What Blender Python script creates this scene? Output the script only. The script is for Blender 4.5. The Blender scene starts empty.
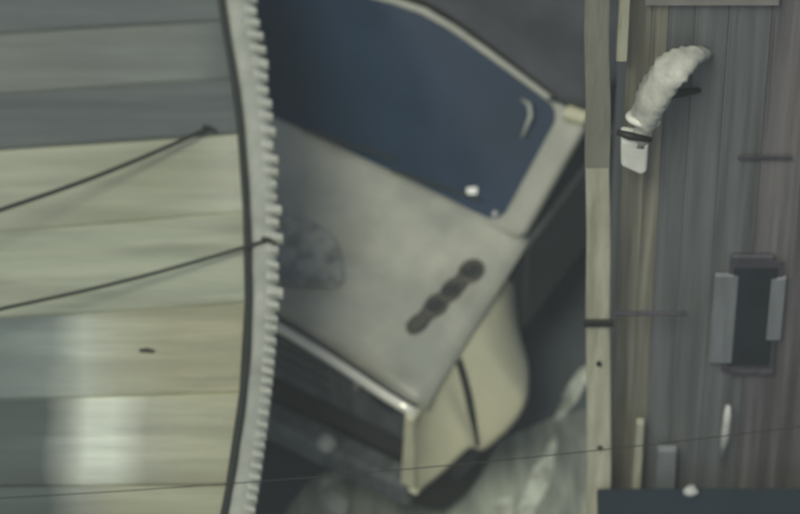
import bpy, math, random
from mathutils import Vector, Matrix
random.seed(7)
R = math.radians
scene = bpy.context.scene
COL = scene.collection

# ------------------------------------------------------------------ camera
PITCH, DIST, PXM = R(52), 26.0, 200.0           # looking steeply down, long lens
TGT = Vector((0, 0, 1.1))
FW = Vector((0, math.cos(PITCH), -math.sin(PITCH)))
UP = Vector((0, math.sin(PITCH), math.cos(PITCH)))
RT = Vector((1, 0, 0))
CAM = TGT - FW * DIST
SC = PXM * DIST
cd = bpy.data.cameras.new('camera')
cd.sensor_fit = 'HORIZONTAL'; cd.sensor_width = 36.0
cd.lens = 36.0 * SC / 800.0
cd.clip_end = 600.0
cd.dof.use_dof = True
cd.dof.focus_distance = 20.5
cd.dof.aperture_fstop = 1.75
co = bpy.data.objects.new('camera', cd); COL.objects.link(co)
co.location = CAM; co.rotation_euler = (R(90) - PITCH, 0, 0)
scene.camera = co

# ------------------------------------------------------------------ sky, sun, exposure
SUN_EL, SUN_AZ = R(60), R(205)                  # azimuth measured from +Y clockwise
w = bpy.data.worlds.new('World'); scene.world = w; w.use_nodes = True
nt = w.node_tree
sky = nt.nodes.new('ShaderNodeTexSky'); sky.sky_type = 'NISHITA'; sky.sun_disc = False
sky.sun_elevation = SUN_EL; sky.sun_rotation = SUN_AZ
sky.air_density = 1.4; sky.dust_density = 4.0; sky.ozone_density = 1.0
bg = nt.nodes['Background']; bg.inputs['Strength'].default_value = 0.06
nt.links.new(sky.outputs[0], bg.inputs['Color'])
sl = bpy.data.lights.new('sun', 'SUN'); sl.energy = 1.5; sl.angle = R(18); sl.color = (0.98, 1.0, 0.82)
so = bpy.data.objects.new('sun', sl); COL.objects.link(so)
sd = Vector((math.sin(SUN_AZ) * math.cos(SUN_EL), math.cos(SUN_AZ) * math.cos(SUN_EL), math.sin(SUN_EL)))
so.rotation_euler = sd.to_track_quat('Z', 'Y').to_euler()
so.location = sd * 40
vs = scene.view_settings
vs.view_transform = 'Standard'; vs.look = 'None'; vs.gamma = 1.0; vs.use_curve_mapping = False
vs.exposure = 0.45

# ------------------------------------------------------------------ measuring helpers (survey of the place)
def ray(x, y): return FW + RT * ((x - 400) / SC) + UP * ((257 - y) / SC)
def atz(x, y, z):
    d = ray(x, y); return CAM + d * ((z - CAM.z) / d.z)
def aty(x, y, Y):
    d = ray(x, y); return CAM + d * ((Y - CAM.y) / d.y)

# ------------------------------------------------------------------ materials
def mat(name, col, rough=.7, metal=0.0, var=.12, vscale=3.0, stretch=(1, 1, 1), col2=None, stain=.0,
        stain_scale=1.5, bump=.0, bscale=40.0, spec=.4, rough_var=.0, lo=.35, hi=.7):
    m = bpy.data.materials.new(name); m.use_nodes = True
    n, l = m.node_tree.nodes, m.node_tree.links
    b = n['Principled BSDF']
    b.inputs['Roughness'].default_value = rough; b.inputs['Metallic'].default_value = metal
    b.inputs['Specular IOR Level'].default_value = spec
    tc = n.new('ShaderNodeTexCoord'); mp = n.new('ShaderNodeMapping')
    oi = n.new('ShaderNodeObjectInfo'); mul = n.new('ShaderNodeMath'); mul.operation = 'MULTIPLY'; mul.inputs[1].default_value = 37.0
    l.new(oi.outputs['Random'], mul.inputs[0]); l.new(tc.outputs['Object'], mp.inputs['Vector'])
    l.new(mul.outputs[0], mp.inputs['Location']); mp.inputs['Scale'].default_value = stretch
    ns = n.new('ShaderNodeTexNoise'); ns.inputs['Scale'].default_value = vscale; ns.inputs['Detail'].default_value = 6; ns.inputs['Roughness'].default_value = .62
    l.new(mp.outputs[0], ns.inputs['Vector'])
    rp = n.new('ShaderNodeValToRGB')
    c2 = col2 or tuple(c * (1 - 2.2 * var) for c in col)
    rp.color_ramp.elements[0].position = lo; rp.color_ramp.elements[1].position = hi
    rp.color_ramp.elements[0].color = (*c2, 1); rp.color_ramp.elements[1].color = (*col, 1)
    l.new(ns.outputs['Fac'], rp.inputs['Fac'])
    out = rp.outputs['Color']
    if stain > 0:
        n2 = n.new('ShaderNodeTexNoise'); n2.inputs['Scale'].default_value = stain_scale; n2.inputs['Detail'].default_value = 4
        l.new(mp.outputs[0], n2.inputs['Vector'])
        r2 = n.new('ShaderNodeMapRange'); r2.inputs[1].default_value = .5; r2.inputs[2].default_value = .68; r2.inputs[4].default_value = stain
        l.new(n2.outputs['Fac'], r2.inputs[0])
        mx = n.new('ShaderNodeMix'); mx.data_type = 'RGBA'; mx.blend_type = 'MULTIPLY'
        l.new(r2.outputs[0], mx.inputs[0]); l.new(out, mx.inputs[6]); mx.inputs[7].default_value = (.42, .40, .36, 1)
        out = mx.outputs[2]
    l.new(out, b.inputs['Base Color'])
    if rough_var:
        r3 = n.new('ShaderNodeMapRange'); r3.inputs[3].default_value = rough - rough_var; r3.inputs[4].default_value = rough + rough_var
        r3.inputs[1].default_value = .35; r3.inputs[2].default_value = .65
        l.new(ns.outputs['Fac'], r3.inputs[0]); l.new(r3.outputs[0], b.inputs['Roughness'])
    if bump:
        n4 = n.new('ShaderNodeTexNoise'); n4.inputs['Scale'].default_value = bscale; n4.inputs['Detail'].default_value = 4
        l.new(mp.outputs[0], n4.inputs['Vector'])
        bp = n.new('ShaderNodeBump'); bp.inputs['Strength'].default_value = bump; bp.inputs['Distance'].default_value = .01
        l.new(n4.outputs['Fac'], bp.inputs['Height']); l.new(bp.outputs[0], b.inputs['Normal'])
    return m

def glass(name, tint, gloss_rough=.03):
    m = bpy.data.materials.new(name); m.use_nodes = True
    n, l = m.node_tree.nodes, m.node_tree.links
    n.remove(n['Principled BSDF']); o = n['Material Output']
    t = n.new('ShaderNodeBsdfTransparent'); t.inputs[0].default_value = (*tint, 1)
    g = n.new('ShaderNodeBsdfGlossy'); g.inputs['Roughness'].default_value = gloss_rough; g.inputs[0].default_value = (.85, .92, 1, 1)
    f = n.new('ShaderNodeFresnel'); f.inputs[0].default_value = 1.5
    mx = n.new('ShaderNodeMixShader')
    l.new(f.outputs[0], mx.inputs[0]); l.new(t.outputs[0], mx.inputs[1]); l.new(g.outputs[0], mx.inputs[2]); l.new(mx.outputs[0], o.inputs[0])
    return m

M = {}
M['ground'] = mat('ground', (.075, .085, .09), .55, vscale=.8, var=.2, bump=.3, bscale=60, rough_var=.15)
M['road'] = mat('wet_asphalt', (.085, .10, .108), .40, vscale=1.6, col2=(.045, .056, .066), bump=.5, bscale=90, rough_var=.16)
M['concrete'] = mat('worn_concrete', (.40, .44, .37), .6, vscale=2.4, stretch=(3.2, .6, 1), col2=(.15, .17, .155), stain=.4, stain_scale=2.2, bump=.3, bscale=60, lo=.38, hi=.62)
M['roadpaint'] = mat('worn_paint', (.58, .62, .54), .6, vscale=9, var=.25, lo=.4, hi=.6)
M['paint'] = mat('sand_paint', (.58, .575, .42), .38, vscale=2.2, var=.08, stain=.25, stain_scale=2.6, bump=.06, bscale=8)
M['paint_hood'] = mat('sand_paint_dusty', (.49, .495, .41), .42, vscale=2.4, col2=(.30, .315, .28), stain=.5, stain_scale=2.0, bump=.06, bscale=6)
M['paint_dark'] = mat('charcoal_paint', (.085, .096, .10), .5, vscale=4, var=.15)
M['frame_paint'] = mat('frame_paint', (.37, .385, .34), .5, vscale=4, var=.12, stain=.3)
M['scoop'] = mat('slate_paint', (.34, .36, .33), .5, vscale=9, col2=(.13, .14, .135), lo=.40, hi=.62)
M['canvas'] = mat('canvas', (.060, .066, .078), .85, vscale=5, var=.18, bump=.3, bscale=120)
M['black'] = mat('black_plastic', (.03, .034, .034), .6, vscale=10)
M['vent'] = mat('vent_grey', (.085, .085, .07), .7, vscale=14, var=.2)
M['grille'] = mat('grille_grey', (.135, .155, .16), .5, vscale=4, stretch=(3, 1, .6), col2=(.075, .088, .095), lo=.4, hi=.6)
M['chrome'] = mat('chrome', (.90, .90, .82), .28, .35, vscale=8, var=.04)
M['rubber'] = mat('rubber', (.022, .023, .022), .85, vscale=20)
M['rim'] = mat('rim_steel', (.16, .16, .15), .45, .6, vscale=9)
M['lens'] = mat('lamp_lens', (.42, .45, .43), .12, vscale=5)
M['pale_mark'] = mat('white_mark', (.85, .87, .85), .5, var=.02)
M['seat'] = mat('seat_cloth', (.03, .035, .05), .9, vscale=8)
M['glass'] = mat('tinted_dusty_glass', (.016, .037, .080), .16, vscale=1.3, var=.10, col2=(.012, .027, .050), spec=.4, rough_var=.06)
M['sideglass'] = glass('side_glass', (.25, .3, .33))
M['plank_pale'] = mat('plank_pale', (.42, .445, .335), .8, vscale=2.2, stretch=(.5, 5, 5), col2=(.27, .295, .225), stain=.45, stain_scale=1.3, bump=.4, bscale=18)
M['plank_pale2'] = mat('plank_pale_olive', (.44, .43, .29), .8, vscale=2.2, stretch=(.5, 5, 5), col2=(.25, .255, .19), stain=.3, stain_scale=.9, bump=.4, bscale=18)
M['plank_white'] = mat('plank_bleached', (.50, .52, .44), .8, vscale=2.4, stretch=(.6, 4, 4), col2=(.36, .38, .31), stain=.3, stain_scale=1.2, bump=.4, bscale=18)
M['plank_grey'] = mat('plank_grey', (.24, .265, .24), .78, vscale=2.2, stretch=(.5, 5, 5), col2=(.105, .12, .115), stain=.5, stain_scale=1.0, bump=.4, bscale=18)
M['plank_slate'] = mat('plank_slate', (.135, .155, .15), .78, vscale=2.2, stretch=(.5, 5, 5), col2=(.095, .11, .11), stain=.3, stain_scale=1.0, bump=.4, bscale=18)
def graded(name, stops, rim=.22):  # plank colour that shifts along the board, steps broken up by noise
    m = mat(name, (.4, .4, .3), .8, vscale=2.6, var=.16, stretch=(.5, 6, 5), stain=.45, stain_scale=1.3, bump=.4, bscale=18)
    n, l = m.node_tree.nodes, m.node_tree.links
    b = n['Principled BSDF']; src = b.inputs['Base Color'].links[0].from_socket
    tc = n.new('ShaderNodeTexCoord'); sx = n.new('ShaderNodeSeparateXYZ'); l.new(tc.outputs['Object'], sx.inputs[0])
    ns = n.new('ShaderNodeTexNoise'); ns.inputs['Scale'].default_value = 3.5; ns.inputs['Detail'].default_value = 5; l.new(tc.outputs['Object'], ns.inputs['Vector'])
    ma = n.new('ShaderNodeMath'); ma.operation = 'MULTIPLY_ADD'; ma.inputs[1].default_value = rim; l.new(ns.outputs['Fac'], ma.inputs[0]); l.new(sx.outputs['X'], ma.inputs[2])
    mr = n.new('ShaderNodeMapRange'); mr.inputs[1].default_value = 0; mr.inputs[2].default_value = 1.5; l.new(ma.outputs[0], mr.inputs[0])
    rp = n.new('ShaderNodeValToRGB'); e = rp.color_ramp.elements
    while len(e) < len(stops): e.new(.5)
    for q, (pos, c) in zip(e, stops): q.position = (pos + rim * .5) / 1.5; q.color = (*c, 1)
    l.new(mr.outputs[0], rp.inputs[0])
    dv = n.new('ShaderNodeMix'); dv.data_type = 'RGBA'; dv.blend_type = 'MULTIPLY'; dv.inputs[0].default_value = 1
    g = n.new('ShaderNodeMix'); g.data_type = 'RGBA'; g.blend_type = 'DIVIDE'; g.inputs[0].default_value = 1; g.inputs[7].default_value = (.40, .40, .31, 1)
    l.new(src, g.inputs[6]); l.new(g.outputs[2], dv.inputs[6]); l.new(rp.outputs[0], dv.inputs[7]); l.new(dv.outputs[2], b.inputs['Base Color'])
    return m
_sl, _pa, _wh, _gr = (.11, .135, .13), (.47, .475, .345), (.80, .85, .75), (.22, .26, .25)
M['plank_w7'] = graded('plank_graded_upper', [(.20, _gr), (.40, (.27, .31, .30)), (.56, (.56, .60, .52)), (.74, (.47, .475, .36)), (.95, (.43, .42, .295))], .14)  # greyer at the left, brightest just beyond, then olive
M['plank_w8'] = graded('plank_graded_bright', [(.40, _sl), (.50, (.36, .385, .35)), (.59, _wh), (.70, _wh), (.86, (.46, .475, .385)), (1.05, _pa)], .10)  # dark left end, then a bright band, then pale
M['plank_w9'] = graded('plank_graded_lower', [(.42, _sl), (.56, (.34, .36, .32)), (.75, _pa)], .10)  # dark left end running into pale
M['plank_w3'] = graded('plank_graded_grey', [(.3, (.23, .25, .23)), (1.0, (.22, .245, .23)), (1.2, (.13, .15, .155))])  # grey board, darker towards its right end
M['plank_w5'] = graded('plank_graded_end', [(.2, (.46, .48, .38)), (.8, (.42, .445, .335)), (1.0, (.44, .46, .36)), (1.2, (.52, .54, .44))])  # pale board, a little brighter towards its right end
M['knot'] = mat('knot', (.045, .04, .028), .8)
M['seal'] = mat('seal', (.028, .034, .03), .7, vscale=12)
M['trim'] = mat('trim_cloth', (.43, .445, .39), .75, vscale=6, col2=(.31, .325, .29), stain=.3, stain_scale=4, bump=.3, bscale=40)
M['tooth'] = mat('tooth_cloth', (.55, .57, .50), .7, vscale=12, var=.12)
M['timber'] = mat('timber_dark', (.12, .105, .08), .8, vscale=3, stretch=(.5, 5, 5), bump=.3)
M['post'] = mat('post_pale', (.60, .595, .46), .8, vscale=3.0, stretch=(6, 6, .6), col2=(.36, .355, .27), stain=.3, stain_scale=1.0, bump=.4, bscale=20)
M['post_top'] = mat('post_taupe', (.30, .295, .245), .8, vscale=3.0, stretch=(6, 6, .6), var=.15, stain=.3, bump=.4, bscale=20)  # duller taupe tone for the upper shaft
def streak(name, c, c2): return mat(name, c, .55, .0, vscale=2.2, stretch=(9, 1, .28), col2=c2, stain=.55, stain_scale=1.2, bump=.1, bscale=8, lo=.36, hi=.64)
M['sheet_taupe'] = streak('sheet_taupe', (.33, .315, .255), (.14, .135, .115))
M['sheet_slate'] = streak('sheet_slate', (.19, .20, .205), (.115, .125, .132))
M['sheet_blue'] = streak('sheet_blue', (.17, .18, .195), (.10, .11, .125))
M['sheet_mauve'] = streak('sheet_mauve', (.215, .20, .205), (.105, .10, .112))
M['sheet_dark'] = streak('sheet_dark', (.085, .08, .10), (.05, .05, .065))
M['flashing'] = mat('flashing', (.30, .285, .27), .6, vscale=5, var=.15)
M['jamb'] = mat('jamb_grey', (.23, .25, .27), .6, vscale=4, stretch=(6, 1, .6), var=.15)
M['pane'] = mat('pane_dark', (.035, .042, .055), .12, vscale=3, var=.2)
M['bracket'] = mat('bracket', (.03, .033, .03), .6, .3)
M['cable'] = mat('cable', (.028, .03, .024), .7)
M['duct'] = mat('duct_cloth', (.66, .67, .59), .75, vscale=7, col2=(.34, .35, .315), bump=.5, bscale=22)
M['duct_white'] = mat('duct_white', (.82, .84, .77), .6, vscale=9, var=.1)
M['cabinet'] = mat('cabinet_navy', (.020, .033, .048), .75, vscale=3, var=.14, spec=.2)
M['cabinet_rim'] = mat('cabinet_rim', (.13, .16, .16), .5, vscale=4)
M['white'] = mat('white_worn', (.55, .57, .55), .6, vscale=9, var=.15)

# ------------------------------------------------------------------ mesh helpers
class MB:
    def __init__(s): s.v, s.f = [], []
    def add(s, vs_, fs):
        o = len(s.v); s.v += [tuple(v) for v in vs_]; s.f += [tuple(i + o for i in f) for f in fs]; return s
    def hexa(s, p):      # p: 4 bottom + 4 top, both counter-clockwise from above
        return s.add(p, [(3, 2, 1, 0), (4, 5, 6, 7), (0, 1, 5, 4), (1, 2, 6, 5), (2, 3, 7, 6), (3, 0, 4, 7)])
    def box(s, x0, x1, y0, y1, z0, z1):
        return s.hexa([(x0, y0, z0), (x1, y0, z0), (x1, y1, z0), (x0, y1, z0), (x0, y0, z1), (x1, y0, z1), (x1, y1, z1), (x0, y1, z1)])
    def prism(s, poly, z0, z1):
        n = len(poly)
        return s.add([(x, y, z0) for x, y in poly] + [(x, y, z1) for x, y in poly],
                     [tuple(range(n - 1, -1, -1)), tuple(range(n, 2 * n))] + [(i, (i + 1) % n, n + (i + 1) % n, n + i) for i in range(n)])
    def grid(s, rows, flip=False):
        a, b = len(rows), len(rows[0]); f = []
        for i in range(a - 1):
            for j in range(b - 1):
                q = (i * b + j, i * b + j + 1, (i + 1) * b + j + 1, (i + 1) * b + j); f.append(q[::-1] if flip else q)
        return s.add([p for r in rows for p in r], f)
    def tube(s, pts, rad, n=8, cap=True, squash=1.0):
        pts = [Vector(p) for p in pts]; rs = rad if isinstance(rad, (list, tuple)) else [rad] * len(pts)
        rings = []; ref = None
        for i, p in enumerate(pts):
            t = (pts[min(i + 1, len(pts) - 1)] - pts[max(i - 1, 0)]).normalized()
            if ref is None: ref = Vector((0, 0, 1)) if abs(t.z) < .9 else Vector((0, 1, 0))
            u = t.cross(ref).normalized(); v = u.cross(t).normalized(); ref = v
            rings.append([p + (u * math.cos(k * 2 * math.pi / n) + v * math.sin(k * 2 * math.pi / n) * squash) * rs[i] for k in range(n)])
        f = []
        for i in range(len(rings) - 1):
            for k in range(n): f.append((i * n + k, i * n + (k + 1) % n, (i + 1) * n + (k + 1) % n, (i + 1) * n + k))
        if cap: f += [tuple(range(n - 1, -1, -1)), tuple(range((len(rings) - 1) * n, len(rings) * n))]
        return s.add([p for r in rings for p in r], f)
    def lathe(s, prof, c, axis='x', n=24):      # prof: (radius, along)
        rows = []
        for r, a in prof:
            row = []
            for k in range(n + 1):
                t = 2 * math.pi * k / n; p, q = r * math.cos(t), r * math.sin(t)
                row.append((c[0] + a, c[1] + p, c[2] + q) if axis == 'x' else ((c[0] + p, c[1] + a, c[2] + q) if axis == 'y' else (c[0] + p, c[1] + q, c[2] + a)))
            rows.append(row)
        return s.grid(rows)
    def build(s, name, m, parent=None, smooth=False, bevel=0.0, solid=0.0, seg=2):
        me = bpy.data.meshes.new(name); me.from_pydata(s.v, [], s.f); me.validate(); me.update()
        if smooth:
            for p in me.polygons: p.use_smooth = True
        me.materials.append(M[m]); o = bpy.data.objects.new(name, me); COL.objects.link(o)
        if parent: o.parent = parent
        if solid:
            k = o.modifiers.new('solid', 'SOLIDIFY'); k.thickness = solid; k.offset = -1
        if bevel:
            k = o.modifiers.new('bevel', 'BEVEL'); k.width = bevel; k.segments = seg; k.limit_method = 'ANGLE'; k.angle_limit = R(35)
        return o

def tag(o, label=None, cat=None, group=None, kind=None):
    if label: o['label'] = label
    if cat: o['category'] = cat
    if group: o['group'] = group
    if kind: o['kind'] = kind
    return o
def empty(name, loc=(0, 0, 0), rz=0):
    o = bpy.data.objects.new(name, None); o.empty_display_size = .2; o.location = loc; o.rotation_euler = (0, 0, rz); COL.objects.link(o); return o
def lerp(a, b, t): return a + (b - a) * t
def interp(tab, x):
    if x <= tab[0][0]: return tab[0][1]
    for (a, b), (c, d) in zip(tab, tab[1:]):
        if x <= c: return b + (d - b) * (x - a) / (c - a)
    return tab[-1][1]

# ------------------------------------------------------------------ ground
tag(MB().grid([[(-200, -200, -.012), (200, -200, -.012)], [(-200, 200, -.012), (200, 200, -.012)]]).build('ground', 'ground'),
    'dark bare ground spreading out around the lane', 'ground', kind='structure')
tag(MB().grid([[(-4 + 8 * i / 8, -20 + 44 * j / 20, 0) for i in range(9)] for j in range(21)]).build('road', 'road'),
    'dark damp asphalt lane under the vehicle', 'road', kind='structure')
def blob(cx, cy, rx, ry, rot=0, n=22, jit=.18):
    pts = []
    ph = [random.uniform(0, 6.28) for _ in range(4)]
    for k in range(n):
        t = 2 * math.pi * k / n
        r = 1 + jit * (math.sin(2 * t + ph[0]) * .5 + math.sin(3 * t + ph[1]) * .4 + math.sin(5 * t + ph[2]) * .35 + math.sin(7 * t + ph[3]) * .2)
        x, y = rx * r * math.cos(t), ry * r * math.sin(t)
        pts.append((cx + x * math.cos(rot) - y * math.sin(rot), cy + x * math.sin(rot) + y * math.cos(rot)))
    return pts
c = atz(500, 545, 0)
tag(MB().prism(blob(c.x, c.y, 1.25, .78, .42, 36), -.02, .004).build('concrete_patch', 'concrete'), 'pale worn concrete patch in front of the vehicle', 'pavement', kind='structure')
for i, (x, y, rx, ry, rt_) in enumerate([(331, 502, .085, .17, -.25), (537, 486, .05, .30, -.3), (505, 512, .05, .1, -.2), (574, 392, .045, .17, -.5)]):
    c = atz(x, y, 0)
    tag(MB().prism(blob(c.x, c.y, rx, ry, rt_, 18, .3), -.02, .008 + .001 * i).build('paint_mark', 'roadpaint'),
        ['worn pale paint mark on the ground below the grille', 'long pale streak on the ground beside the post', 'short pale streak at the bottom edge below the fender', 'pale smear on the ground between fender and post'][i], 'road marking', kind='structure')

# ------------------------------------------------------------------ the vehicle
YAW = R(31)
SH = .16                                        # half-width added to the cab
car = empty('utility_vehicle', (-0.0675 - SH * math.cos(YAW), 0.4094 + SH * math.sin(YAW), 0), -YAW)
tag(car, 'sand coloured utility vehicle with flared fenders, dark roof and dark blue windscreen', 'vehicle')
def P(lat, fwd, z): return (lat, -fwd, z)

# bonnet
rows = []
NU, NV = 26, 18
for j in range(NV + 1):
    v = j / NV; fwd = lerp(-.012, 1.12, v)
    hw = lerp(.825, .875, v) + SH
    row = []
    for i in range(NU + 1):
        u = -1 + 2 * i / NU
        z = lerp(1.272, 1.175, v) + .030 * (1 - u * u) - .035 * abs(u) ** 10 - .03 * max(0, (v - .9) / .1) ** 2
        f2 = fwd - .13 * (1 - abs(u) ** 1.5) * v - .05 * abs(u) ** 12 * max(0, (v - .8) / .2)
        row.append(P(u * hw, f2, z))
    rows.append(row)
hood = MB().grid(rows, True).build('hood', 'paint_hood', car, True, solid=.035)
def hood_z(lat, fwd):
    v = (fwd + .012) / 1.132; u = lat / (lerp(.825, .875, v) + SH); return lerp(1.272, 1.175, v) + .030 * (1 - u * u) - .035 * abs(u) ** 10
# row of four vents on each side of the bonnet
for s in (1, -1):
    bed = []
    for q in range(11):
        t = lerp(-.08, 1.08, q / 10); f_ = lerp(.715, .315, t); l_ = lerp(.605, .675, t) + SH; wv = .044 + .005 * math.sin(q * 2.1)
        bed.append([P(s * (l_ + dx), f_, hood_z(l_ + dx, f_) + dz) for dx, dz in ((-wv, -.002), (-wv * .8, .007), (wv * .8, .007), (wv, -.002))])
    MB().grid(bed, s > 0).build('vent_bed', 'vent', hood, True)
    for k in range(4):
        t = k / 3 + (0, .02, -.015, .01)[k]; lat, fwd = (lerp(.605, .675, t) + SH) * s, lerp(.715, .315, t)
        rl, rf = (.046, .058, .052, .062)[k], (.070, .080, .084, .080)[k]
        ring, hole = [], []
        for (sc_, dz) in ((1.0, 0), (.86, .014), (.68, .012), (.6, .003)):
            ring.append([P(lat + rl * sc_ * math.cos(a), fwd + rf * sc_ * math.sin(a), hood_z(lat, fwd) + .004 + dz) for a in [2 * math.pi * q / 18 for q in range(19)]])
        vent = MB().grid(ring, True).build('hood_vent', 'vent', hood, True)
        vent2 = MB().add([P(lat + rl * .62 * math.cos(a), fwd + rf * .62 * math.sin(a), hood_z(lat, fwd) + .0095) for a in [2 * math.pi * q / 18 for q in range(18)]], [tuple(range(17, -1, -1))]).build('vent_mesh', 'black' if k else 'vent', hood)
# shallow oval intake in the middle of the bonnet
ring = []
for (sc_, dz) in ((1.0, .003), (.93, .020), (.84, .018), (.72, .006), (.4, .003), (.02, .003)):
    ring.append([P(-.0 + .30 * sc_ * (1 + .09 * math.sin(3 * a + 1) + .06 * math.sin(5 * a)) * math.cos(a), .66 + .20 * sc_ * math.sin(a), hood_z(-.0 + .30 * sc_ * (1 + .09 * math.sin(3 * a + 1) + .06 * math.sin(5 * a)) * math.cos(a), .66 + .20 * sc_ * math.sin(a)) + dz) for a in [2 * math.pi * q / 32 for q in range(33)]])
MB().grid(ring, True).build('hood_intake', 'scoop', hood, True)

# windscreen: surface W(s,t), s across 0..1, t up 0..1
def W(s, t):
    lat = (-.66 - SH) + (1.32 + 2 * SH) * s; q = 1.06 - math.sqrt((2 * s - 1) ** 2 + .035)
    lat *= lerp(1, 1.07, t)
    fwd = lerp(.0 + .015 * q, -.48 - .15 * q, t) ; z = lerp(1.285 + .01 * q, 1.69 + .10 * q, t)
    return Vector(P(lat, fwd, z))
def rr(sx, sy, rad, n=7):      # rounded rectangle loop in (s,t), grown by sx, sy about the middle
    pts = []
    for cx, cy, a0 in ((1, 1, 0), (0, 1, 90), (0, 0, 180), (1, 0, 270)):
        ox = .5 + (cx - .5) * (1 + sx); oy = .5 + (cy - .5) * (1 + sy)
        rx, ry = rad / (1.32 + 2 * SH), rad / .62
        for k in range(n):
            a = R(a0 + 90 * k / (n - 1)); pts.append((ox + (-rx if cx else rx) + rx * math.cos(a), oy + (-ry if cy else ry) + ry * math.sin(a)))
    out = []
    for i in range(len(pts)):       # subdivide long sides so the curve is followed
        a, b = pts[i], pts[(i + 1) % len(pts)]
        m_ = 10 if math.hypot(a[0] - b[0], a[1] - b[1]) > .3 else 1
        out += [(lerp(a[0], b[0], q / m_), lerp(a[1], b[1], q / m_)) for q in range(m_)]
    return out
nrm = (W(.6, .5) - W(.4, .5)).cross(W(.5, .6) - W(.5, .4)).normalized()
inner = rr(0, 0, .075); g_rows = []
for k in (1.0, .75, .5, .25, .01):
    lp = [W(.5 + (s - .5) * k, .5 + (t - .5) * k) for s, t in inner]; g_rows.append(lp + lp[:1])
wind = MB().grid(g_rows).build('windscreen', 'glass', car, True)
outer = rr(.21, .15, .05)
outer = rr(.17, .10, .05)
fr = []
for loop, off in ((inner, -.03), (inner, .004), (rr(.02, .02, .078), .010), (rr(.15, .08, .055), .010), (outer, .0), (outer, -.045)):
    lp = [W(s, t) + nrm * off for s, t in loop]; fr.append(lp + lp[:1])
MB().grid(fr, True).build('windscreen_frame', 'frame_paint', car, True)
# two small pale marks on the glass
def pale_mark(s, t, a, b, tilt=0, m='pale_mark', name='glass_mark'):
    cs, sn = math.cos(tilt), math.sin(tilt)
    q = [(-a, -b), (a, -b), (a, b), (-a, b)]
    pts = [W(s + (x * cs - y * sn) / (1.32 + 2 * SH), t + (x * sn + y * cs) / .62) + nrm * .004 for x, y in q]
    pts += [p + nrm * .003 for p in pts]
    MB().hexa(pts).build(name, m, wind)
pale_mark(.875, .13, .026, .017, .5)
pale_mark(.972, .05, .012, .014, 0, 'lens')
# wipers
for s0, s1 in ((.30, .62), (.62, .92)):
    MB().tube([W(lerp(s0, s1, q / 6), lerp(.02, .10, q / 6)) + nrm * .018 for q in range(7)], .009, 6).build('wiper', 'black', car)
# pale curved mirror arm against the top corner of the glass
MB().tube([W(.885, .90) + nrm * .02, W(.915, .90) + nrm * .03, W(.935, .84) + nrm * .035, W(.94, .66) + nrm * .02], [.008, .013, .013, .008], 8).build('mirror_arm', 'scoop', car, True)


# roof: canvas with ribs
rows = []
for j in range(15):
    v = j / 14; row = []
    for i in range(17):
        u = -1 + 2 * i / 16; e = W((u * .5 * 1.14) + .5, 1.08)
        back = 2.35 * v
        sag = .012 * math.cos(v * math.pi * 2 * 4)
        row.append((e.x, e.y + back, e.z + .01 - .035 * abs(u) ** 8 + sag * (1 - abs(u) ** 4) + .03 * v))
    rows.append(row)
roof = MB().grid(rows).build('canvas_roof', 'canvas', car, True, solid=.03)
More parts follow.
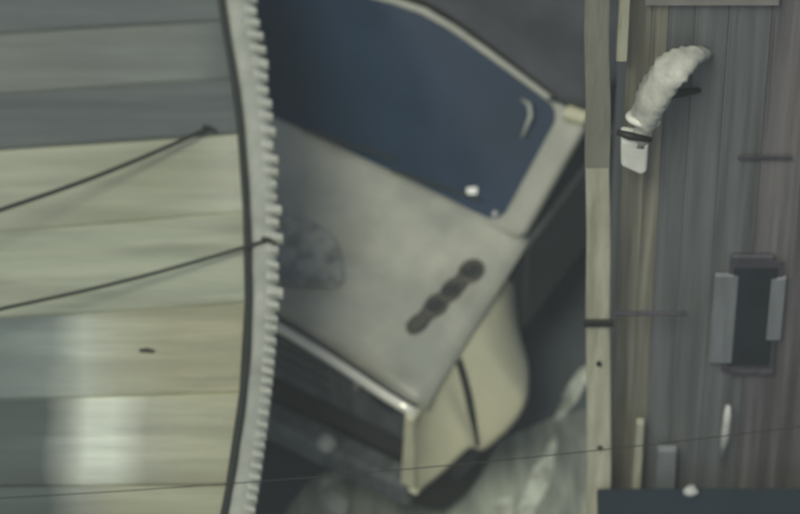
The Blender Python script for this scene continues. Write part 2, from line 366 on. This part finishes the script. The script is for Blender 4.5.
# side pieces: door, door window, door handle, rear quarter
for s in (1, -1):
    def bx(l0, l1, f0, f1, z0, z1):
        x0, x1 = sorted(((l0 + SH) * s, (l1 + SH) * s)); return MB().box(x0, x1, -f1, -f0, z0, z1)
    d = bx(.77, .835, -1.10, .02, .55, 1.22).build('door', 'paint_dark', car, bevel=.02)
    bx(.835, .856, -.98, -.82, 1.08, 1.11).build('door_handle', 'black', d, bevel=.006)
    zt = 1.66
    MB().hexa([P((.79 + SH) * s, -1.10, 1.22), P((.79 + SH) * s, -.06, 1.22), P((.80 + SH) * s, -.06, 1.222), P((.80 + SH) * s, -1.10, 1.222),
               P((.79 + SH) * s, -1.10, zt), P((.79 + SH) * s, -.50, zt), P((.80 + SH) * s, -.50, zt), P((.80 + SH) * s, -1.10, zt)]).build('door_window', 'sideglass', d)
    bx(.77, .835, -2.45, -1.13, .50, 1.22).build('rear_panel', 'paint_dark', car, bevel=.03)
    bx(.78, .82, -2.45, -1.13, 1.22, 1.72).build('canvas_side', 'canvas', car, bevel=.02)
    # scuttle panel between fender and door
    bx(.77, .815, .0, .18, .55, 1.22).build('scuttle', 'paint_dark', car, bevel=.01)
    # fender
    ob = [(.10, .82), (.2, .92), (.3, 1.01), (.40, 1.075), (.56, 1.165), (.70, 1.165), (.86, 1.10), (1.0, 1.02), (1.12, .945), (1.2, .895)]
    zb = [(.12, .66), (.37, .76), (.58, .80), (.78, .73), (.87, .69), (.94, .79), (1.0, .73), (1.1, .64), (1.2, .585)]
    rows = []
    for j in range(45):
        v = j / 44; fwd = lerp(.12, 1.2, v); o, b = sum(interp(ob, fwd + d_) for d_ in (-.06, -.03, 0, .03, .06)) / 5, interp(zb, fwd); row = []
        top = interp([(.12, 1.21), (1.0, 1.155), (1.2, 1.12)], fwd)
        ti = interp([(.12, .79), (1.2, .845)], fwd)
        for i in range(15):
            u = i / 14
            row.append(P(s * (SH + ti + (o - ti) * (u ** .97)), fwd - .03 * (1 - u) * v, lerp(top, b, u ** 1.05)))
        # rolled lower lip
        row.append(P(s * (SH + o - .02), fwd, b - .02)); row.append(P(s * (SH + o - .06), fwd, b - .01))
        rows.append(row)
    fen = MB().grid(rows, s < 0).build('fender', 'paint', car, True)
    # dark upright slot in the fender
    pr, q1 = [], []
    for k in range(9):
        u = lerp(.10, .96, k / 8); fwd = lerp(.74, .905, k / 8)
        o, b = sum(interp(ob, fwd + d_) for d_ in (-.06, -.03, 0, .03, .06)) / 5, interp(zb, fwd); top = interp([(.12, 1.21), (1.0, 1.155), (1.2, 1.12)], fwd); ti = interp([(.12, .79), (1.2, .845)], fwd)
        wd = .026 * (1 - .35 * k / 8)
        lat, z = SH + ti + (o - ti) * u ** .97, lerp(top, b, u ** 1.05)
        pr.append([P(s * (lat - .012), fwd - wd, z), P(s * (lat + .008), fwd - wd * .6, z + .006), P(s * (lat + .008), fwd + wd * .6, z + .006), P(s * (lat - .012), fwd + wd, z)])
    MB().grid(pr, s > 0).build('fender_slot', 'black', fen, True)
    # front corner
    MB().hexa([P((.80 + SH) * s, 1.10, .60), P((.80 + SH) * s, 1.205, .60), P((.885 + SH) * s, 1.205, .60), P((.885 + SH) * s, 1.10, .60),
               P((.80 + SH) * s, 1.08, 1.13), P((.80 + SH) * s, 1.165, 1.13), P((.855 + SH) * s, 1.165, 1.13), P((.855 + SH) * s, 1.08, 1.13)][::1 if s < 0 else 1]).build('corner_panel', 'paint', car, bevel=.015)
    # wheels
    for fc in (.66, -1.75):
        c0 = P((.80 + SH) * s, fc, .43)
        wh = empty('wheel', c0); wh.parent = car
        MB().lathe([(.24, -.12), (.36, -.125), (.415, -.10), (.43, -.05), (.43, .05), (.415, .10), (.36, .125), (.24, .12)], (0, 0, 0)).build('tyre', 'rubber', wh, True)
        MB().lathe([(.24, -.11), (.21, -.06), (.08, -.04), (.01, -.04), (.01, .04), (.08, .04), (.21, .06), (.24, .11)], (0, 0, 0)).build('rim', 'rim', wh, True)
# grille, slats, lamps, bumper, chrome
gr = MB().box(-.80 - SH, .80 + SH, -.965, -.91, .60, 1.125).build('grille', 'grille', car, bevel=.01)
for k in range(5):
    z = .70 + .085 * k; MB().box(-.40, .40, -.985, -.963, z, z + .035).build('slat', 'paint_dark', gr, bevel=.006)
for s in (1, -1):
    lamp = MB().lathe([(.002, -.03), (.09, -.025), (.115, -.01), (.12, .01)], P((.60 + SH) * s, .965, .92), 'y', 20).build('headlight', 'grille', car, True)
    MB().lathe([(.002, -.055), (.05, -.05), (.085, -.035), (.095, -.022)], P((.60 + SH) * s, .965, .92), 'y', 20).build('lens', 'pane', lamp, True)
    fl = MB().lathe([(.002, -.04), (.03, -.035), (.05, -.01), (.05, .03)], P((.36 + SH) * s, 1.19, .60), 'y', 16).build('fog_lamp', 'lens', car, True)
MB().tube([P(.43 + SH, 1.0, z) for z in (.98, .93, .86)], [.012, .018, .01], 8).build('pale_tube', 'lens', gr, True)  # small pale upright tube ahead of the grille
MB().box(-.84 - SH, .84 + SH, -1.20, -1.06, .40, .575).build('bumper', 'grille', car, bevel=.03)
lip = [P(lat, 1.150 - .13 * (1 - abs(lat / (.86 + SH)) ** 1.5) - .03 * abs(lat / (.86 + SH)) ** 8, 1.128 + .02 * (1 - (lat / (.86 + SH)) ** 2)) for lat in [-.84 - SH + (1.68 + 2 * SH) * k / 24 for k in range(25)]]
MB().tube(lip, .031, 10).build('chrome_strip', 'chrome', car, True)
MB().tube([Vector(p) + Vector((0, .012, .033)) for p in lip], .009, 8).build('hood_seam', 'black', car, True)
# cabin
MB().box(-.77 - SH, .77 + SH, -.05, .30, .55, 1.22).build('dashboard', 'seat', car, bevel=.04)
MB().box(-.77 - SH, .77 + SH, .3, 2.42, .45, .55).build('cabin_floor', 'black', car)
MB().box(-.80 - SH, .80 + SH, 2.40, 2.45, .50, 1.70).build('tailgate', 'paint_dark', car, bevel=.02)
MB().box(-.77 - SH, .77 + SH, -1.05, -.06, .40, .60).build('chassis', 'black', car)
for s in (1, -1):
    st = MB().box(.40 * s - .25, .40 * s + .25, .75, 1.20, .58, .80).build('seat', 'seat', car, bevel=.06)
    MB().hexa([(.40 * s - .24, 1.16, .80), (.40 * s + .24, 1.16, .80), (.40 * s + .24, 1.30, .80), (.40 * s - .24, 1.30, .80),
               (.40 * s - .2, 1.36, 1.45), (.40 * s + .2, 1.36, 1.45), (.40 * s + .2, 1.46, 1.45), (.40 * s - .2, 1.46, 1.45)]).build('backrest', 'seat', st, bevel=.05)
cs = [(.40 + .19 * math.cos(a), .52 + .07 * math.sin(a), 1.18 + .17 * math.sin(a)) for a in [2 * math.pi * k / 24 for k in range(25)]]
MB().tube(cs, .015, 8, False).build('steering_wheel', 'black', car, True)
# pale mirror bracket at the top corner of the windscreen
e = W(1.03, 1.04) + nrm * .03
mir = MB().hexa([e + Vector(v) for v in [(-.02, -.05, -.03), (.10, -.03, -.03), (.10, .04, -.03), (-.02, .03, -.03), (-.02, -.05, .03), (.10, -.03, .03), (.10, .04, .03), (-.02, .03, .03)]]).build('corner_bracket', 'paint', car, bevel=.012)
MB().tube([e + Vector((-.12, .0, .03)), e + Vector((-.03, .02, .045)), e + Vector((.12, .03, .045))], [.010, .016, .010], 8).build('bracket_strap', 'black', mir, True)

# ------------------------------------------------------------------ lean-to roof of planks on the left
ZR = 2.6
EDGE = [(-140, 203), (-60, 212), (0, 219), (50, 227), (100, 235), (150, 240), (200, 243.5), (250, 245.5), (300, 246), (350, 244.5), (400, 240), (450, 233), (514, 222), (600, 203), (660, 186)]
def edge(y):
    # smooth curve through the table
    for k in range(len(EDGE) - 1):
        if y <= EDGE[k + 1][0] or k == len(EDGE) - 2:
            y0, x0 = EDGE[k]; y1, x1 = EDGE[k + 1]
            m0 = (EDGE[k + 1][1] - EDGE[max(k - 1, 0)][1]) / (EDGE[k + 1][0] - EDGE[max(k - 1, 0)][0])
            k2 = min(k + 2, len(EDGE) - 1); m1 = (EDGE[k2][1] - EDGE[k][1]) / (EDGE[k2][0] - EDGE[k][0])
            h = y1 - y0; t = (y - y0) / h
            return (2 * t ** 3 - 3 * t * t + 1) * x0 + (t ** 3 - 2 * t * t + t) * h * m0 + (-2 * t ** 3 + 3 * t * t) * x1 + (t ** 3 - t * t) * h * m1
lean = empty('lean_to_roof', (-2.0, -1.2, 0))
tag(lean, 'low plank roof of grey and pale boards with bowed toothed edge, left of the vehicle', 'roof')
LO = Vector(lean.location)
def LB(m): m.v = [tuple(Vector(v) - LO) for v in m.v]; return m
XL = -330
def line(yl, yr): return lambda x: yl + (yr - yl) * x / 225.0
joints = [line(-128, -140), line(-62, -76), line(-22, -34), line(32, 20), line(93, 78), line(150, 134), line(232, 212), line(317, 304), line(398, 392), line(486, 485), line(560, 563), line(632, 638)]
pm = ['plank_grey', 'plank_slate', 'plank_slate', 'plank_grey', 'plank_slate', 'plank_pale', 'plank_pale', 'plank_pale2', 'plank_pale', 'plank_pale', 'plank_pale2']
GAP = 1.0
for k in range(len(joints) - 1):
    a, b = joints[k], joints[k + 1]
    segs = [(XL, None, pm[k])]
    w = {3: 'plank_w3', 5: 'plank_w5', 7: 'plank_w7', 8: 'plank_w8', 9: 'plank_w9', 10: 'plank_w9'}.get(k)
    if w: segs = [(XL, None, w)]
    for x0, x1, mm in segs:
        zt = ZR + random.uniform(-.004, .004); tilt = .018
        n = 7; top, bot = [], []
        for i in range(n):
            if x1 is None:
                ya = a(200) + GAP; xe_t = edge(ya) - 1.5; yb = b(200) - GAP; xe_b = edge(yb) - 1.5
            else: xe_t = xe_b = x1
            xt = lerp(x0, xe_t, i / (n - 1)); xb = lerp(x0, xe_b, i / (n - 1))
            wob = .5 * math.sin(i * 1.7 + k)
            top.append(atz(xt, a(xt) + GAP + wob, zt)); bot.append(atz(xb, b(xb) - (GAP if k not in (4, 8) else 2.2) + wob, zt + tilt))
        rows = [[p + Vector((0, 0, -.03)) for p in top], top, bot, [p + Vector((0, 0, -.034)) for p in bot]]
        m_ = MB()
        m_.grid(rows, False)
        m_.add([r[0] for r in rows], [(0, 1, 2, 3)]); m_.add([r[-1] for r in rows], [(3, 2, 1, 0)])
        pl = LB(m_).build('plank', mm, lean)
        if k == 7 and x1 is None: knot_pl = pl
for (x, y, rx, ry) in ((147, 351, .034, .013),):
    c = atz(x, y, ZR + .012); LB(MB().prism(blob(c.x, c.y, rx, ry, 0, 14, .3), ZR - .02, ZR + .0185)).build('knot', 'knot', lean)
ys = list(range(-130, 650, 10))
LB(MB().tube([atz(edge(y) + 2.5, y, ZR + .020) for y in ys], .018, 8)).build('edge_seal', 'seal', lean, True)
rows = []
for y in ys:
    x = edge(y); wd = interp([(0, 30), (120, 29), (250, 28), (350, 26), (420, 27), (514, 29)], y)
    prof = [(5, -.03), (6, .012), (9, .030), (wd * .45, .040), (wd * .8, .032), (wd + 2, .012), (wd + 4, -.02), (wd + 2, -.06)]
    rows.append([atz(x + dx + .5 * math.sin(y * .11), y, ZR) + Vector((0, 0, dz)) for dx, dz in prof])
trim = LB(MB().grid(rows, True)).build('edge_trim', 'trim', lean, True)
y = -126.0; k = 0
while y < 640:
    big = y < 318
    pitch = 13.6 if big else 10.5
    x = edge(y) + interp([(0, 30), (120, 29), (250, 28), (350, 26), (420, 27), (514, 29)], y)
    ln = (random.uniform(5.0, 10.5) if big else interp([(318, 6), (400, 4.5), (640, 3.5)], y)); hw = (random.uniform(3.0, 4.9) if big else 3.0)
    sk = random.uniform(-1.5, .5)
    p = [atz(x - 7, y - hw, ZR), atz(x - 7, y + hw, ZR), atz(x + ln, y + hw * .7 + sk, ZR), atz(x + ln, y - hw * .7 + sk, ZR)]
    p = [p[0] + Vector((0, 0, .026)), p[1] + Vector((0, 0, .026)), p[2], p[3]]
    m_ = MB().hexa([v + Vector((0, 0, -.03)) for v in p] + [v + Vector((0, 0, .016)) for v in p])
    LB(m_).build('tooth', 'tooth', trim, bevel=.008)
    y += pitch * random.uniform(.92, 1.08); k += 1
for Y in (-3.2, -1.9, -.6, .7):
    LB(MB().box(-3.5, -.78, Y - .05, Y + .05, ZR - .16, ZR - .04)).build('rafter', 'timber', lean)
LB(MB().box(-3.3, -3.18, -3.5, 1.0, ZR - .30, ZR - .165)).build('beam', 'timber', lean)
for Y in (-3.3, .8):
    LB(MB().box(-3.3, -3.18, Y - .06, Y + .06, 0, ZR - .305)).build('post', 'timber', lean)

# ------------------------------------------------------------------ metal-clad shed on the right
YF = -1.9
shed = empty('metal_shed', (2.2, -1.4, 0))
tag(shed, 'grey shed clad in streaked upright metal sheets with a narrow dark window', 'shed')
LO2 = Vector(shed.location)
def SB(m): m.v = [tuple(Vector(v) - LO2) for v in m.v]; return m
ZS = 5.7
SB(MB().box(.97, 5.0, YF + .03, -1.05, 0, ZS)).build('core_wall', 'sheet_slate', shed)
cuts = [.965, 1.06, 1.13, 1.24, 1.38, 1.56, 1.74, 1.80, 1.88, 1.95, 2.02, 2.15, 2.4, 2.8, 3.4, 4.2, 5.0]
sm = ['sheet_taupe', 'sheet_taupe', 'sheet_slate', 'sheet_slate', 'sheet_slate', 'sheet_mauve', 'sheet_mauve', 'sheet_mauve', 'sheet_mauve', 'sheet_dark', 'sheet_blue', 'sheet_slate', 'sheet_blue', 'sheet_slate', 'sheet_mauve', 'sheet_slate']
for i in range(len(cuts) - 1):
    x0, x1 = cuts[i], cuts[i + 1]; f = YF + random.uniform(-.003, .003)
    lean_x = -.03
    pts = [(x0 - .002, f + .010), (x0 + .002, f - .003), (x0 + .010, f - .003), (x0 + .016, f), (x1 - .002, f + .001), (x1, f + .010)]
    rows = [[(px_ + lean_x * (zz / ZS - .5), py_, zz) for px_, py_ in pts] for zz in [ZS * q / 6 for q in range(7)]]
    SB(MB().grid(rows, False)).build('metal_sheet', sm[i], shed)
# flashing along the top
for x0, x1, y1, m_ in ((645, 779, 5, 'flashing'),):
    a, b = aty(x0, y1, YF - .03), aty(x1, y1, YF - .03)
    SB(MB().box(a.x, b.x, YF - .035, YF - .014, a.z, ZS)).build('flashing', m_, shed, bevel=.004)
SB(MB().box(.93, 5.05, YF - .05, -1.0, ZS + .002, ZS + .06)).build('roof_slab', 'sheet_slate', shed, bevel=.01)
def fbox(x0, y0, x1, y1, d0, d1):
    a, b = aty(x0, y0, YF - d1), aty(x1, y1, YF - d1); return SB(MB().box(a.x, b.x, YF - d1, YF - d0, b.z, a.z))
win = fbox(730, 262, 773, 372, .010, .022).build('window', 'sheet_dark', shed)
fbox(734, 268, 769, 366, .0225, .028).build('pane', 'pane', win, bevel=.004)
fbox(715, 276, 732, 364, .004, .030).build('jamb', 'jamb', win, bevel=.008)
fbox(771, 279, 781, 341, .004, .030).build('jamb', 'jamb', win, bevel=.008)
fbox(731, 257, 774, 263, .004, .026).build('lintel', 'sheet_dark', win, bevel=.006)
fbox(731, 371, 774, 376, .004, .026).build('sill', 'sheet_dark', win, bevel=.006)
# small dark slit low on the right sheet
fbox(738, 157, 792, 160, .013, .02).build('seam_bar', 'sheet_dark', shed)

# ------------------------------------------------------------------ pale post in front of the shed corner
def p_at(x, y, Y): return aty(x, y, Y)
post = empty('timber_post', (.95, -2.02, 0))
tag(post, 'pale upright timber post with dark bracket at the shed corner', 'post')
LO3 = Vector(post.location)
def TB(m): m.v = [tuple(Vector(v) - LO3) for v in m.v]; return m
b0, b1 = p_at(587, 514, -2.06), p_at(611, 514, -2.06)
t0, t1 = p_at(586, 168, -2.06), p_at(610, 168, -2.06)
def along(z): k = (z - b0.z) / (t0.z - b0.z); return lerp(b0.x, t0.x, k), lerp(b1.x, t1.x, k)
def post_piece(z0, z1, name, m, gx=0, n=8):
    rows = []
    for q in range(n + 1):
        z = lerp(z0, z1, q / n); xa, xb = along(z); j = .003 * math.sin(z * 7)
        rows.append([(xa - gx + j, -2.06 - gx, z), (xb + gx + j, -2.06 - gx, z), (xb + gx + j, -1.965 + gx, z), (xa - gx + j, -1.965 + gx, z), (xa - gx + j, -2.06 - gx, z)])
    m_ = MB().grid(rows, False)
    m_.add(rows[0][:4], [(3, 2, 1, 0)]); m_.add(rows[-1][:4], [(0, 1, 2, 3)])
    return TB(m_).build(name, m, post, bevel=.006)
zj = t0.z
post_piece(0, zj, 'lower_shaft', 'post')
post_piece(zj + .002, 5.6, 'upper_shaft', 'post_top', .002)
za = p_at(600, 322, -2.07).z
xa, xb = along(za)
TB(MB().box(xa - .012, xb + .012, -2.085, -2.068, za - .02, za + .02)).build('bracket', 'bracket', post, bevel=.004)
TB(MB().box(xb + .014, xb + .34, -2.03, -2.01, za - .010, za + .006)).build('bracket_arm', 'sheet_dark', post, bevel=.004)
for (x, y) in ((599, 364), (600, 448)):
    c = p_at(x, y, -2.07); TB(MB().lathe([(.012, 0), (.012, -.012), (.001, -.014)], (c.x, -2.064, c.z), 'y', 10)).build('bolt', 'bracket', post)
# pale batten at the top of the post
a, b = p_at(620, -20, -1.99), p_at(627, 62, -1.99)
tag(MB().box(a.x, b.x, -1.99, -1.93, b.z, 5.5).build('batten', 'post', bevel=.005), 'thin pale upright batten at the top of the shed wall, beside the post', 'batten')

# ------------------------------------------------------------------ bent white duct on the shed wall
duct = empty('bent_duct', p_at(645, 120, -2.0))
tag(duct, 'bent off-white hose with bright rim and white end block, hung on the shed wall', 'hose')
LO4 = Vector(duct.location)
def DB(m): m.v = [tuple(Vector(v) - LO4) for v in m.v]; return m
path = [(706, 52, 6, -1.93), (694, 55, 10, -2.0), (682, 61, 15, -2.04), (669, 72, 18, -2.07), (658, 88, 17.5, -2.08), (650, 103, 16.5, -2.08), (645, 115, 15, -2.07), (643, 121, 13, -2.06)]
pp, rr_ = [], []
for k in range(len(path) - 1):
    for q in range(4):
        t = q / 4; x, y, r, Y = [lerp(path[k][i], path[k + 1][i], t) for i in range(4)]
        pp.append(p_at(x, y, Y)); rr_.append(r / 208.0 * (1 + .06 * (-1) ** (k * 4 + q) + .03 * math.sin((k * 4 + q) * .8)))
sl_ = MB().tube(pp, rr_, 16, squash=.75)
sl_.v = [tuple(Vector(v) + Vector((math.sin(i * 2.4 + v[2] * 40), math.sin(i * 1.3 + v[2] * 31), math.sin(i * .9 + v[0] * 50))) * .003) for i, v in enumerate(sl_.v)]
DB(sl_).build('sleeve', 'duct', duct, True)
pts = [p_at(643 + 14 * math.cos(a), 119 + 5.0 * math.sin(a) - 2.5 * math.cos(a) * -1, -2.07 - .05 * math.sin(a)) for a in [2 * math.pi * k / 20 for k in range(21)]]
DB(MB().tube(pts, .017, 8, False)).build('rim', 'duct_white', duct, True)
DB(MB().tube([p_at(644, 122, -2.05), p_at(643, 132, -2.05), p_at(640, 141, -2.05)], [.035, .04, .045], 10)).build('neck', 'duct', duct, True)
DB(MB().tube([p_at(617, 132, -2.10), p_at(630, 136, -2.12), p_at(651, 140, -2.10)], [.012, .018, .012], 8)).build('strap', 'bracket', duct, True)
q = [(621, 141), (649, 145), (647, 173), (641, 176), (621, 167)]
fr_ = [p_at(x, y, -2.09) for x, y in q]; bk = [v + Vector((0, .09, 0)) for v in fr_]
n = len(q)
DB(MB().add(fr_ + bk, [tuple(range(n - 1, -1, -1)), tuple(range(n, 2 * n))] + [(i, (i + 1) % n, n + (i + 1) % n, n + i) for i in range(n)])).build('end_block', 'duct_white', duct, bevel=.018, seg=3)
DB(MB().tube([p_at(666, 96, -2.02), p_at(680, 93, -1.97), p_at(700, 90, -1.93)], [.012, .02, .012], 8)).build('wall_bracket', 'bracket', duct, True)

# ------------------------------------------------------------------ navy cabinet at the bottom right
c0 = p_at(597, 488, -2.095); zc = c0.z
cab = empty('steel_cabinet', (1.6, -2.6, 0))
tag(cab, 'flat-topped dark navy cabinet in front of the shed', 'cabinet')
LO5 = Vector(cab.location)
def CB(m): m.v = [tuple(Vector(v) - LO5) for v in m.v]; return m
CB(MB().box(c0.x + .02, 3.2, -3.2, -2.10, 0, zc - .042)).build('carcass', 'cabinet', cab, bevel=.01)
CB(MB().box(c0.x, 3.25, -3.25, -2.095, zc - .04, zc)).build('lid', 'cabinet', cab, bevel=.008)
CB(MB().box(c0.x, 3.25, -3.262, -3.252, zc - .05, zc + .002)).build('lid_edge', 'cabinet_rim', cab)
for k in range(3):
    x = c0.x + .06 + .74 * k
    d = CB(MB().box(x, x + .70, -3.222, -3.202, .12, zc - .10)).build('cabinet_door', 'cabinet', cab, bevel=.006)
    CB(MB().box(x + .60, x + .63, -3.25, -3.224, .8, 1.0)).build('handle', 'bracket', d, bevel=.004)
# small pale things along the foot of the shed wall
def stand(x0, y0, x1, y1, Y, th=.03):
    a, b = p_at(x0, y0, Y), p_at(x1, y1, Y); return a.x, b.x, b.z, a.z
x0, x1, z0, z1 = stand(722, 408, 729, 456, -1.97)
pipe = MB().tube([((x0 + x1) / 2 + .003, -1.96, z1 + .01), ((x0 + x1) / 2, -1.99, z1 - .02), ((x0 + x1) / 2 - .002, -1.99, (z0 + z1) / 2), ((x0 + x1) / 2 - .012, -1.99, z0)], [.012, .018, .020, .013], 10).build('pipe_stub', 'white', smooth=True)
tag(pipe, 'short white pipe stub on the shed wall below the window', 'pipe')
for (xa_, ya_, xb_, yb_, m_, lab) in ((634, 425, 642, 500, 'post', 'thin pale upright lath behind the cabinet, next to the post'), (655, 452, 676, 500, 'jamb', 'wide grey-blue lath standing behind the cabinet')):
    x0, x1, z0, z1 = stand(xa_, ya_, xb_, yb_, -1.99)
    o = MB().hexa([(x0, -1.995, .0), (x1, -1.995, .0), (x1, -1.96, .0), (x0, -1.96, .0), (x0 + .012, -1.985, z1), (x1 - .012, -1.985, z1), (x1 - .012, -1.95, z1), (x0 + .012, -1.95, z1)]).build('lath', m_, bevel=.004)
    tag(o, lab, 'lath')
c = p_at(693, 481, -2.2); c = Vector((c.x, -2.13, zc))
m_ = MB(); rings = []
for i in range(7):
    th = math.pi * i / 6; rings.append([(c.x + .034 * math.sin(th) * math.cos(a) * (1 + .25 * math.sin(3 * a + i)), c.y + .03 * math.sin(th) * math.sin(a), c.z + .028 - .028 * math.cos(th) * (1 + .1 * math.sin(2 * a))) for a in [2 * math.pi * k / 12 for k in range(13)]])
tag(m_.grid(rings, True).build('cloth_scrap', 'white', smooth=True), 'small crumpled white scrap lying on the dark cabinet top', 'scrap')

# ------------------------------------------------------------------ overhead cables
def cable(p, q, Za, Zb, rad, label, sag=.05):
    a, b = atz(p[0], p[1], Za), atz(q[0], q[1], Zb)
    d = (b - a); pts = []
    for k in range(61):
        t = -2.2 + 5.4 * k / 60
        pts.append(a + d * t + Vector((0, 0, sag * ((t - .5) ** 2 - .25))))
    return tag(MB().tube(pts, rad, 8).build('overhead_cable', 'cable', smooth=True), label, 'cable')
def rope(p, q, Za, rad, label):
    a, b = atz(p[0], p[1], Za), atz(q[0], q[1], ZR + .055)
    d = a - b; pts = [b + d * t + Vector((0, 0, -.03 * math.sin(min(t, 1) * math.pi))) for t in [3.2 * k / 40 for k in range(41)]]
    o = tag(MB().tube(pts, rad, 8).build('stay_rope', 'cable', smooth=True), label, 'rope', 'ropes tied to the roof edge')
    MB().tube([b + Vector((-.03, .01, .0)), b + Vector((.0, 0, .006)), b + Vector((.035, -.006, -.025))], [.007, .011, .007], 8).build('knot', 'cable', o, True)
rope((0, 210), (209, 128), 2.95, .0105, 'upper dark rope rising steeply across the pale planks to the grey boards')
rope((0, 309), (268, 240), 2.9, .0085, 'lower dark rope crossing the pale planks at a gentle slope')
cable((225, 484), (610, 449), 3.4, 3.5, .0022, 'faint thin dark cable passing low in front of the vehicle nose')
# ------------------------------------------------------------------ murky air
hz = MB().box(-60, 60, -60, 60, -1.2, 24.0).build('haze', 'ground')
m = bpy.data.materials.new('haze'); m.use_nodes = True
for n_ in list(m.node_tree.nodes):
    if n_.type == 'BSDF_PRINCIPLED': m.node_tree.nodes.remove(n_)
pv = m.node_tree.nodes.new('ShaderNodeVolumePrincipled')
pv.inputs['Color'].default_value = (.88, .95, .90, 1); pv.inputs['Density'].default_value = .0055; pv.inputs['Anisotropy'].default_value = .2
m.node_tree.links.new(pv.outputs[0], m.node_tree.nodes['Material Output'].inputs['Volume'])
hz.data.materials[0] = m
tag(hz, 'thin milky air over the whole lane', 'haze', kind='stuff')
